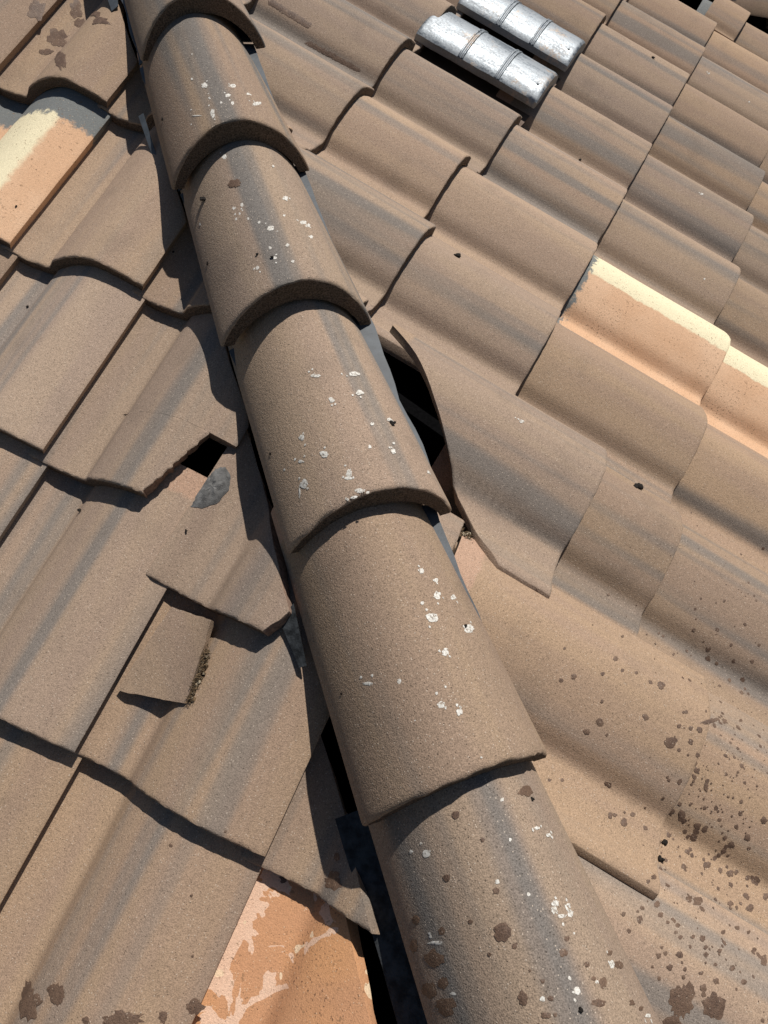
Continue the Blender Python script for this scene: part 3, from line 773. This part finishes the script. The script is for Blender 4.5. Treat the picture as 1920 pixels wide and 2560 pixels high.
    ('R', 5, 3): [('d',0.1923,0.1708,0.007,-0.0143,-0.0158,-0.0069), ('d',0.2045,0.1325,0.0059,-0.0121,-0.0118,-0.0047), ('d',0.1687,0.1736,0.0048,-0.0099,-0.0051,-0.0027), ('d',0.3176,0.1604,0.0041,-0.0076,-0.0067,0.0013), ('d',0.3136,0.1736,0.0028,-0.0051,-0.0046,0.0008), ('d',0.2777,0.2261,0.0024,-0.0045,-0.004,0.0001), ('d',0.2616,0.248,0.0014,-0.0027,-0.0024,-0.0003), ('d',0.2466,0.2495,0.0019,-0.0037,-0.0042,-0.001), ('d',0.2668,0.2214,0.0021,-0.0041,-0.0035,0.0001), ('d',0.2626,0.2112,0.0015,-0.0029,-0.0025,-0.0001), ('d',0.2671,0.1959,0.0016,-0.0031,-0.0026,0.0001), ('d',0.2568,0.1993,0.0014,-0.0027,-0.0022,-0.0001), ('d',0.2547,0.1924,0.0016,-0.0031,-0.0025,-0.0001), ('d',0.2646,0.1741,0.0015,-0.0028,-0.0024,0.0002), ('d',0.2697,0.1602,0.0024,-0.0046,-0.0039,0.0003), ('d',0.2607,0.1558,0.0016,-0.0031,-0.0026,0.0002), ('d',0.2312,0.2146,0.0011,-0.0023,-0.0019,-0.0006), ('d',0.221,0.2163,0.0017,-0.0035,-0.0028,-0.0009), ('d',0.2275,0.2085,0.0013,-0.0026,-0.0021,-0.0006), ('d',0.235,0.1908,0.0019,-0.0038,-0.003,-0.0006), ('d',0.2669,0.1353,0.0018,-0.0035,-0.0029,0.0003), ('d',0.2526,0.1554,0.0017,-0.0034,-0.0027,-0.0), ('d',0.2551,0.1176,0.0022,-0.0045,-0.0037,-0.0001), ('d',0.2472,0.1419,0.0013,-0.0026,-0.0021,-0.0001), ('d',0.2166,0.1984,0.0017,-0.0035,-0.0029,-0.0012), ('d',0.2234,0.1793,0.0012,-0.0025,-0.0021,-0.0006), ('d',0.2065,0.2189,0.0009,-0.0019,-0.0015,-0.0007), ('d',0.2297,0.1583,0.0013,-0.0026,-0.0021,-0.0006), ('d',0.2161,0.1513,0.0021,-0.0043,-0.0034,-0.001), ('d',0.2473,0.1009,0.0019,-0.0039,-0.0031,-0.0001), ('d',0.2898,0.0671,0.0028,-0.0055,-0.0077,0.002), ('d',0.2307,0.1374,0.002,-0.004,-0.0033,-0.0008), ('d',0.317,0.0827,0.0017,-0.0033,-0.0028,0.0008), ('d',0.2966,0.0792,0.0018,-0.0036,-0.003,0.0007), ('d',0.2943,0.1264,0.0018,-0.0035,-0.0029,0.0006), ('d',0.3133,0.1013,0.0019,-0.0037,-0.0032,0.0008), ('d',0.2422,0.2716,0.0013,-0.0026,-0.0023,-0.0005), ('d',0.2542,0.2539,0.001,-0.002,-0.0017,-0.0001)],
    ('R', 4, 3): [('d',0.2784,0.1681,0.0027,-0.004,-0.0046,0.0006), ('d',0.3034,0.1353,0.0024,-0.0035,-0.0041,0.001), ('d',0.1228,0.1876,0.0017,-0.0037,-0.0046,-0.0043), ('d',0.122,0.1601,0.0016,-0.0035,-0.0027,-0.0026), ('d',0.1225,0.1491,0.0016,-0.0035,-0.0027,-0.0026), ('d',0.1102,0.1697,0.0013,-0.0028,-0.0022,-0.0018), ('d',0.1099,0.154,0.0022,-0.0047,-0.0037,-0.0031), ('d',0.1233,0.1055,0.0018,-0.004,-0.0031,-0.003), ('d',0.1401,0.0902,0.0019,-0.0038,-0.0032,-0.002), ('d',0.1697,0.0793,0.0021,-0.0043,-0.0036,-0.0019), ('d',0.0991,0.1858,0.0018,-0.0034,-0.003,-0.0008), ('d',0.0878,0.149,0.0015,-0.0029,-0.0026,-0.0003), ('d',0.0858,0.1239,0.0029,-0.0054,-0.0048,-0.0005), ('d',0.1016,0.1131,0.0018,-0.0034,-0.003,-0.0007), ('d',0.0937,0.0864,0.0027,-0.0051,-0.0045,-0.0005), ('d',0.0997,0.0779,0.0018,-0.0034,-0.003,-0.0007), ('d',0.101,0.0591,0.0018,-0.0034,-0.003,-0.0006), ('d',0.1033,0.0482,0.0028,-0.006,-0.0048,-0.0041), ('d',0.091,0.0272,0.003,-0.0059,-0.0051,-0.0004), ('d',0.0621,0.0519,0.0028,-0.0054,-0.0047,-0.0003), ('d',0.0526,0.0831,0.0023,-0.0044,-0.0038,-0.0001), ('b',0.0828,0.1935,0.0032,-0.006,-0.0082,-0.0013), ('b',0.0558,0.1982,0.0026,-0.0049,-0.0069,-0.0009)],
    ('R', 3, 3): [('d',0.1264,0.2298,0.0013,-0.0027,-0.0022,-0.0016), ('d',0.1155,0.1919,0.0015,-0.0035,-0.0025,-0.0026), ('d',0.1538,0.2448,0.0013,-0.0024,-0.0022,-0.0012), ('d',0.1437,0.1957,0.0016,-0.0031,-0.0027,-0.0016), ('d',0.1055,0.1825,0.0018,-0.0039,-0.003,-0.0026), ('d',0.106,0.1662,0.0012,-0.0026,-0.002,-0.0017), ('d',0.1185,0.1453,0.0011,-0.0025,-0.0019,-0.0018), ('d',0.1053,0.1144,0.0016,-0.0036,-0.0028,-0.0024), ('d',0.19,0.2058,0.0013,-0.0022,-0.0021,-0.0009), ('d',0.1742,0.1575,0.0014,-0.0025,-0.0023,-0.0011), ('d',0.1351,0.1632,0.0012,-0.0024,-0.002,-0.0013), ('d',0.1304,0.1194,0.0013,-0.0027,-0.0022,-0.0015), ('d',0.1729,0.2437,0.001,-0.0018,-0.0017,-0.0008), ('d',0.157,0.1212,0.0013,-0.0025,-0.0022,-0.0012), ('d',0.1,0.2765,0.0014,-0.0023,-0.0024,-0.0007), ('d',0.0994,0.2681,0.0016,-0.0027,-0.0028,-0.0008), ('d',0.0766,0.2436,0.0016,-0.0024,-0.0027,-0.0004)],
    ('L', 3, 4): [('d',0.1307,0.083,0.0184,0.0111,0.016,-0.0111), ('d',0.1658,0.1137,0.0107,0.006,0.0082,-0.0078), ('d',0.2636,0.1325,0.0199,0.0081,0.0047,-0.0085), ('d',0.3271,0.1714,0.0088,0.0032,0.0033,-0.0069), ('d',0.3009,0.1505,0.0041,0.0015,0.0028,-0.0055), ('d',0.2224,0.1135,0.0048,0.0024,0.0024,-0.0033), ('d',0.2719,0.277,0.0015,0.0006,0.0007,-0.0014), ('d',0.3023,0.2184,0.0014,0.0006,0.0007,-0.0013), ('d',0.2203,0.315,0.0024,0.0011,0.0012,-0.0018)],
    ('L', 4, 3): [('d',0.1202,0.0249,0.0118,0.0062,0.0047,-0.0075), ('d',0.1109,0.0501,0.0053,0.0026,0.0022,-0.0035)],
    ('L', 4, 4): [('d',0.0545,0.338,0.0043,0.0019,0.0019,-0.0038)],
    ('L', 3, 3): [('d',0.2793,0.0085,0.0015,0.0007,0.0007,-0.0014)],
    ('L', -1, 0): [('d',0.3184,0.2057,0.0111,0.0116,0.0121,-0.0228)],
    ('L', 0, 0): [('d',0.0509,0.273,0.0127,0.0063,0.0149,-0.0239), ('d',0.0818,0.2395,0.013,0.0046,0.009,-0.0135), ('d',0.063,0.1797,0.0227,0.0083,0.0153,-0.0229), ('d',0.1846,0.0638,0.0273,-0.0088,0.0354,-0.0374), ('d',0.1711,0.2137,0.0333,-0.0178,0.0198,-0.0213), ('d',0.0637,0.1329,0.0134,0.0052,0.005,-0.0075), ('d',0.2165,0.1758,0.0261,-0.0002,0.0086,-0.0114)],
    ('R', 2, 1): [('b',0.2692,0.2338,0.0124,-0.0044,-0.0134,-0.0034)],
    ('R', -1, 1): [('b',0.1062,0.1479,0.0027,-0.0064,-0.0031,-0.0025)],
    ('R', -3, 1): [('b',0.2201,0.1306,0.0048,-0.0044,-0.0081,-0.0027)],
    ('L', 2, 3): [('b',0.1267,0.3121,0.0053,0.0003,0.0034,-0.0028)],
    'SL': [('b',0.0164,0.0837,0.0018,0.0012,0.0012,-0.0021)],
    ('L', 1, 2): [('b',0.0927,0.2537,0.0025,0.0009,0.0019,-0.0027)],
    ('L', 2, 1): [('b',0.0275,0.1075,0.0025,0.0023,0.0017,-0.0036)],
    ('L', 0, 1): [('b',0.3058,0.072,0.002,0.0016,0.0016,-0.0029)],
    ('R', -1, 2): [('w',0.2159,0.1603,0.0042,-0.0046,-0.0045,-0.0013)],
    ('R', -4, 2): [('w',0.181,0.2818,0.0024,-0.0035,-0.0042,-0.002), ('w',0.1629,0.1117,0.0017,-0.0028,-0.0029,-0.0016)],
    ('R', 0, 2): [('w',0.1639,0.0754,0.0014,-0.0025,-0.0024,-0.0014)],
    ('R', 0, -1): [('d',0.1079,0.1845,0.0031,-0.0073,-0.0031,-0.0024), ('d',0.1081,0.1787,0.003,-0.0073,-0.0031,-0.0024), ('d',0.1083,0.173,0.003,-0.0073,-0.0031,-0.0024), ('d',0.1084,0.1672,0.003,-0.0073,-0.003,-0.0024), ('d',0.1086,0.1614,0.003,-0.0073,-0.003,-0.0024), ('d',0.1088,0.1557,0.003,-0.0073,-0.003,-0.0024), ('d',0.1089,0.1499,0.003,-0.0073,-0.0031,-0.0024), ('d',0.1091,0.1442,0.003,-0.0073,-0.0031,-0.0024), ('d',0.1092,0.1384,0.003,-0.0073,-0.0031,-0.0024), ('d',0.1093,0.1326,0.003,-0.0073,-0.0031,-0.0024), ('d',0.1095,0.1269,0.003,-0.0073,-0.0031,-0.0024), ('d',0.1096,0.1211,0.0029,-0.0073,-0.0031,-0.0024), ('d',0.1097,0.1153,0.003,-0.0073,-0.0031,-0.0024), ('d',0.1098,0.1095,0.003,-0.0073,-0.0031,-0.0024), ('d',0.1099,0.1038,0.0029,-0.0073,-0.0031,-0.0024), ('d',0.11,0.098,0.003,-0.0073,-0.0031,-0.0024), ('d',0.1101,0.0922,0.003,-0.0073,-0.0031,-0.0024), ('d',0.1102,0.0864,0.003,-0.0073,-0.0031,-0.0024), ('d',0.1103,0.0807,0.003,-0.0073,-0.0031,-0.0024), ('d',0.1104,0.0749,0.003,-0.0073,-0.0031,-0.0024), ('d',0.1106,0.0692,0.003,-0.0073,-0.0031,-0.0024), ('d',0.1107,0.0634,0.0026,-0.0074,-0.0027,-0.0023), ('d',0.1108,0.0576,0.0026,-0.0074,-0.0027,-0.0023), ('d',0.1109,0.0519,0.0026,-0.0074,-0.0027,-0.0023), ('d',0.136,0.3092,0.004,-0.0074,-0.0047,-0.0034), ('d',0.1359,0.3039,0.0041,-0.0074,-0.0048,-0.0034), ('d',0.1357,0.2986,0.0041,-0.0074,-0.0048,-0.0034), ('d',0.1356,0.2932,0.0041,-0.0074,-0.0048,-0.0034), ('d',0.1355,0.2879,0.0041,-0.0074,-0.0048,-0.0034), ('d',0.1353,0.2825,0.0041,-0.0074,-0.0048,-0.0034), ('d',0.1352,0.2772,0.0041,-0.0074,-0.0048,-0.0034), ('d',0.135,0.2718,0.0041,-0.0074,-0.0048,-0.0034), ('d',0.1349,0.2665,0.0041,-0.0074,-0.0048,-0.0034), ('d',0.1348,0.2612,0.0041,-0.0074,-0.0048,-0.0034), ('d',0.1346,0.2558,0.0041,-0.0074,-0.0048,-0.0034), ('d',0.1345,0.2505,0.0041,-0.0074,-0.0048,-0.0034), ('d',0.1344,0.2452,0.0041,-0.0074,-0.0048,-0.0034), ('d',0.1343,0.2398,0.0041,-0.0074,-0.0048,-0.0034), ('d',0.1341,0.2345,0.0041,-0.0074,-0.0048,-0.0034), ('d',0.134,0.2292,0.0041,-0.0074,-0.0048,-0.0034), ('d',0.1339,0.2238,0.0041,-0.0074,-0.0048,-0.0034), ('d',0.1338,0.2185,0.0041,-0.0074,-0.0048,-0.0034), ('d',0.1337,0.2132,0.0041,-0.0074,-0.0048,-0.0034), ('d',0.1335,0.2079,0.0041,-0.0074,-0.0048,-0.0034)],
}
def white_mat():
    mm, t, bs = mat('chalky_dropping')
    N = NT(t)
    obj, vec, rnd, off = N.common()
    n1 = N.noise(N.scale(vec, (330, 260, 330)), 1.0, 2, 0.6)
    N.l(N.mix(N.ramp(N.noise(vec, 420, 2, 0.6), 0.35, 0.7), (0.70, 0.68, 0.63), (0.46, 0.42, 0.36)), bs.inputs['Base Color'])
    bs.inputs['Roughness'].default_value = 0.9
    N.l(N.ramp(n1, 0.28, 0.50), bs.inputs['Alpha'])
    return mm
M_CHALK = white_mat()
M_HOLE = flatmat('nail_hole_shadow', (0.02, 0.013, 0.01), 0.95, 200, 0.3)

def surf_tile(x, y):
    z = float(prof(x)); nx, nz = profn(np.array(x))
    return Vector((x, y, z)), Vector((float(nx), 0, float(nz)))
def surf_ridge(x, y):
    b, h = ridge_dims(y)
    f = lambda q: h * max(1 - (q / b) ** 2, 0.0004) ** .80
    x = max(-b * .985, min(b * .985, x))
    d = (f(x + .0008) - f(x - .0008)) / .0016
    n = Vector((-d, 0, 1)).normalized()
    return Vector((x, y, f(x))), n
mrng = random.Random(23)
class Splats:
    def __init__(s, surf): s.surf = surf; s.V = []; s.F = []
    def add(s, x, y, a1, a2, off, rag, n=None, seed=0):
        r = max(math.hypot(*a1), math.hypot(*a2))
        n = n or (11 if r < .004 else 20 if r < .012 else 34)
        rings = 1 if r < .004 else 2 if r < .012 else 4
        i0 = len(s.V)
        p, nn = s.surf(x, y)
        s.V.append(p + nn * off)
        ph = mrng.uniform(0, 50)
        rad = []
        for k in range(n):
            t = 2 * math.pi * k / n
            rad.append(max(.35, 1 + rag * noise.noise((math.cos(t) * 1.6 + ph, math.sin(t) * 1.6, ph)) + rag * .75 * noise.noise((math.cos(t) * 4.5, math.sin(t) * 4.5 + ph, 1))))
        for q in range(1, rings + 1):
            for k in range(n):
                t = 2 * math.pi * k / n
                c, d = math.cos(t) * rad[k] * q / rings, math.sin(t) * rad[k] * q / rings
                p, nn = s.surf(x + a1[0] * c + a2[0] * d, y + a1[1] * c + a2[1] * d)
                s.V.append(p + nn * (off * (1.0 if q < rings else .55)))
        for k in range(n): s.F.append((i0, i0 + 1 + k, i0 + 1 + (k + 1) % n))
        for q in range(rings - 1):
            a = i0 + 1 + q * n
            for k in range(n): s.F.append((a + k, a + n + k, a + n + (k + 1) % n, a + (k + 1) % n))
    def build(s, name, mt, parent):
        if not s.V: return
        me = mesh(name, s.V, s.F, mt, True, 60)
        o = link(name, me, parent)
        o['kind'] = 'stuff'
        return o
def lump(r, mt, seed, squash=.6):
    b = bmesh.new()
    rr = random.Random(seed)
    for i in range(4):
        c = Vector((rr.uniform(-1, 1), rr.uniform(-1, 1), rr.uniform(.1, .5))) * r * .6
        g = bmesh.ops.create_icosphere(b, subdivisions=2, radius=r * rr.uniform(.35, .7))
        for v in g['verts']:
            v.co = Vector((v.co.x, v.co.y, v.co.z * squash)) * (1 + .45 * noise.noise(v.co * (2.2 / r) + Vector((seed, i, 0)))) + c
    me = bpy.data.meshes.new('debris'); b.to_mesh(me); b.free()
    me.materials.append(mt)
    me.polygons.foreach_set('use_smooth', [True] * len(me.polygons))
    return me
DEB = [0]
def debris(parent_mw, p, r, mt=None):
    DEB[0] += 1
    o = link('debris', lump(r, mt or M_DIRT, DEB[0]), None, Matrix.Translation(parent_mw @ p))
    tag(o, 'tiny dark clump of dirt on a tile', 'debris', 'specks of dirt scattered on the tiles')
    return o
# many fine drops spattered over the lower right tiles
DROPS = {}
def top_tile(u, v):
    for b in range(-2, 6):
        for a in range(-3, 6):
            o = TILES.get(('R', a, b))
            if not o: continue
            l = o.matrix_basis.inverted() @ (AX['R'][0] * u + AX['R'][1] * v + AX['R'][2] * .05)
            if .034 < l.x < .325 and .004 < l.y < .30: return ('R', a, b), l.x, l.y
    return None
def spray(n, cu, cv, su, sv, r0, r1):
    for i in range(n):
        u, v = mrng.gauss(cu, su), mrng.gauss(cv, sv)
        t = top_tile(u, v)
        if t is None or u + v * CT < .07: continue
        r = r0 + (r1 - r0) * mrng.random() ** 3
        DROPS.setdefault(t[0], []).append(('d', t[1], t[2], r, 0, 0, r * mrng.uniform(.8, 1.25)))
spray(240, -.80, 1.41, .085, .055, .0010, .0042)
spray(90, -.62, 1.40, .13, .09, .0010, .0034)
spray(60, -.42, 1.42, .16, .10, .0008, .0028)
spray(60, -.95, 1.46, .06, .07, .0010, .0036)
ALL = {}
for k_, v_ in MARKS.items(): ALL.setdefault(k_, []).extend(v_)
for k_, v_ in DROPS.items(): ALL.setdefault(k_, []).extend(v_)
for key, lst in ALL.items():
    ridge = key[0] == 'H'
    o = RIDGE[key[1]] if ridge else SLIP_L if key == 'SL' else SLIP_R if key == 'SR' else TILES.get(key)
    if o is None: continue
    surf = surf_ridge if ridge else surf_tile
    mw = o.matrix_basis
    S = {c: Splats(surf) for c in 'wdh'}
    for kind, x, y, ax, ay, bx, by in lst:
        if kind == 'b':
            p, n = surf(x, y)
            debris(mw, p + n * .001, max(.0028, .5 * (math.hypot(ax, ay) + math.hypot(bx, by)) * .8))
            continue
        if kind == 'w':
            S['w'].add(x, y, (ax * .85, ay * .85), (bx * .85, by * .85), .0006, .38)
            for i in range(2):
                if math.hypot(ax, ay) > .0035:
                    t = mrng.uniform(0, 6.28); rr = mrng.uniform(1.3, 2.4)
                    S['w'].add(x + (ax + bx) * math.cos(t) * rr, y + (ay + by) * math.sin(t) * rr, (.0013, .0006), (-.0004, .0016), .0007, .5)
        elif kind == 'd':
            S['d'].add(x, y, (ax, ay), (bx, by), .00075 + .0002 * mrng.random(), .42)
        else:
            S['h'].add(x, y, (ax * .6, ay * .6), (bx * .6, by * .6), .0009, .3)
    S['w'].build('bird_droppings', M_CHALK, o)
    S['d'].build('wet_spots', M_WET, o)
    S['h'].build('nail_hole', M_HOLE, o)

# ------------------------------------------------------------------ mortar, moss and grit
def ragged_patch(name, pts, surf, mt, parent, h, seed, sub=7):
    """lump of mortar smeared over a tile: outline in tile x, y, domed and cracked"""
    cx = sum(p[0] for p in pts) / len(pts); cy = sum(p[1] for p in pts) / len(pts)
    dense = []
    for a, b in zip(pts, pts[1:] + pts[:1]):
        for i in range(5):
            t = i / 5
            q = (a[0] + (b[0] - a[0]) * t, a[1] + (b[1] - a[1]) * t)
            dense.append((q[0] + .002 * noise.noise((q[0] * 300, q[1] * 300, seed)), q[1] + .002 * noise.noise((q[0] * 300, q[1] * 300, seed + 9))))
    V, F = [], []
    n = len(dense)
    for r in range(sub + 1):
        f = r / sub
        for q in dense:
            x, y = cx + (q[0] - cx) * f, cy + (q[1] - cy) * f
            p, nn = surf(x, y)
            e = (1 - f ** 3)
            V.append(p + nn * (.0004 + h * e * (.7 + .6 * noise.noise((x * 120, y * 120, seed)) + .45 * noise.noise((x * 320, y * 320, seed)))))
    for r in range(sub):
        for k in range(n):
            F.append((r * n + k, r * n + (k + 1) % n, (r + 1) * n + (k + 1) % n, (r + 1) * n + k))
    me = mesh(name, V, F, mt, True, 30)
    return link(name, me, parent)
_mi = SLIP_L.matrix_basis.inverted()
_U, _V, _N = AX['L']
_mp = []
for a_, b_ in [(.502, .741), (.515, .749), (.521, .77), (.515, .797), (.501, .816), (.486, .82), (.484, .80), (.485, .767), (.491, .75)]:
    l_ = _mi @ (_U * a_ + _V * b_ + _N * .075)
    _mp.append((max(l_.x, .001), l_.y))
ragged_patch('mortar', _mp, surf_tile, M_MORTAR, SLIP_L, .005, 3)

def tuft(name, side, path, n, size, mt, label, seed, w0, spread=.006, pebbles=0):
    """dry moss and grit: short bent fibres and crumbs heaped along a line of (u, v)"""
    rr = random.Random(seed)
    U, Vv, Nn = AX[side]
    V, F, mi = [], [], []
    def at(t):
        k = min(int(t * (len(path) - 1)), len(path) - 2); f = t * (len(path) - 1) - k
        return path[k][0] + (path[k + 1][0] - path[k][0]) * f, path[k][1] + (path[k + 1][1] - path[k][1]) * f
    for i in range(n):
        u, v = at(rr.random())
        p = U * (u + rr.gauss(0, spread)) + Vv * (v + rr.gauss(0, spread)) + Nn * (w0 + rr.uniform(-.004, .006))
        d = (U * rr.uniform(-1, 1) + Vv * rr.uniform(-1, 1) + Nn * rr.uniform(0, .9)).normalized() * size * rr.uniform(.5, 1.3)
        s_ = d.cross(Nn).normalized() * size * .11
        b_ = d * .5 + Nn * size * rr.uniform(-.1, .25)
        i0 = len(V)
        V += [p - s_, p + s_, p + b_ + s_ * .8, p + b_ - s_ * .8, p + d]
        F += [(i0, i0 + 1, i0 + 2, i0 + 3), (i0 + 3, i0 + 2, i0 + 4)]; mi += [0, 0]
    b = bmesh.new()
    for i in range(pebbles):
        u, v = at(rr.random())
        p = U * (u + rr.gauss(0, spread)) + Vv * (v + rr.gauss(0, spread)) + Nn * (w0 + rr.uniform(-.002, .004))
        r = rr.uniform(.0012, .0042)
        i0 = len(V)
        g = bmesh.new(); bmesh.ops.create_icosphere(g, subdivisions=1, radius=r)
        vs = [x for x in g.verts]
        for x in vs: V.append(p + x.co * (1 + .5 * noise.noise(x.co * 400 + Vector((i, 0, 0)))))
        for f in g.faces: F.append(tuple(i0 + x.index for x in f.verts)); mi.append(1 if rr.random() < .55 else 0)
        g.free()
    o_ = U * path[0][0] + Vv * path[0][1] + Nn * w0
    me = mesh(name, [x - o_ for x in V], F, [mt, M_PALE], False, midx=mi)
    o = link(name, me, None, Matrix.Translation(o_))
    tag(o, label, 'moss')
    return o
tuft('dry_moss', 'L', [(.615, 1.0), (.623, 1.03), (.624, 1.055), (.630, 1.076)], 420, .0065, M_MOSS, 'dry brown moss along the edge of the broken tile piece', 5, .068, .0022, 30)
tuft('dry_moss', 'R', [(-.637, .853), (-.645, .875), (-.639, .90), (-.633, .925)], 380, .0065, M_MOSS, 'crumbs and dry moss wedged between ridge tile and slipped tile', 6, .070, .0042, 70)
# bent end of the flashing poking out below the slipped tile
slab('flashing', 'L', [(.704, .928, .098), (.714, .900, .104), (.766, .968, .100), (.757, .974, .096)], .002, M_FLASHB, hip, div=3)
slab('flashing', 'L', [(.004, .156, .086), (.014, .150, .09), (.092, .234, .088), (.078, .232, .084)], .002, M_FLASH, hip, div=3)
slab('flashing', 'L', [(-.264, -.147, .098), (-.230, -.155, .1), (-.186, -.090, .1), (-.197, -.078, .096)], .002, M_FLASH, hip, div=3)
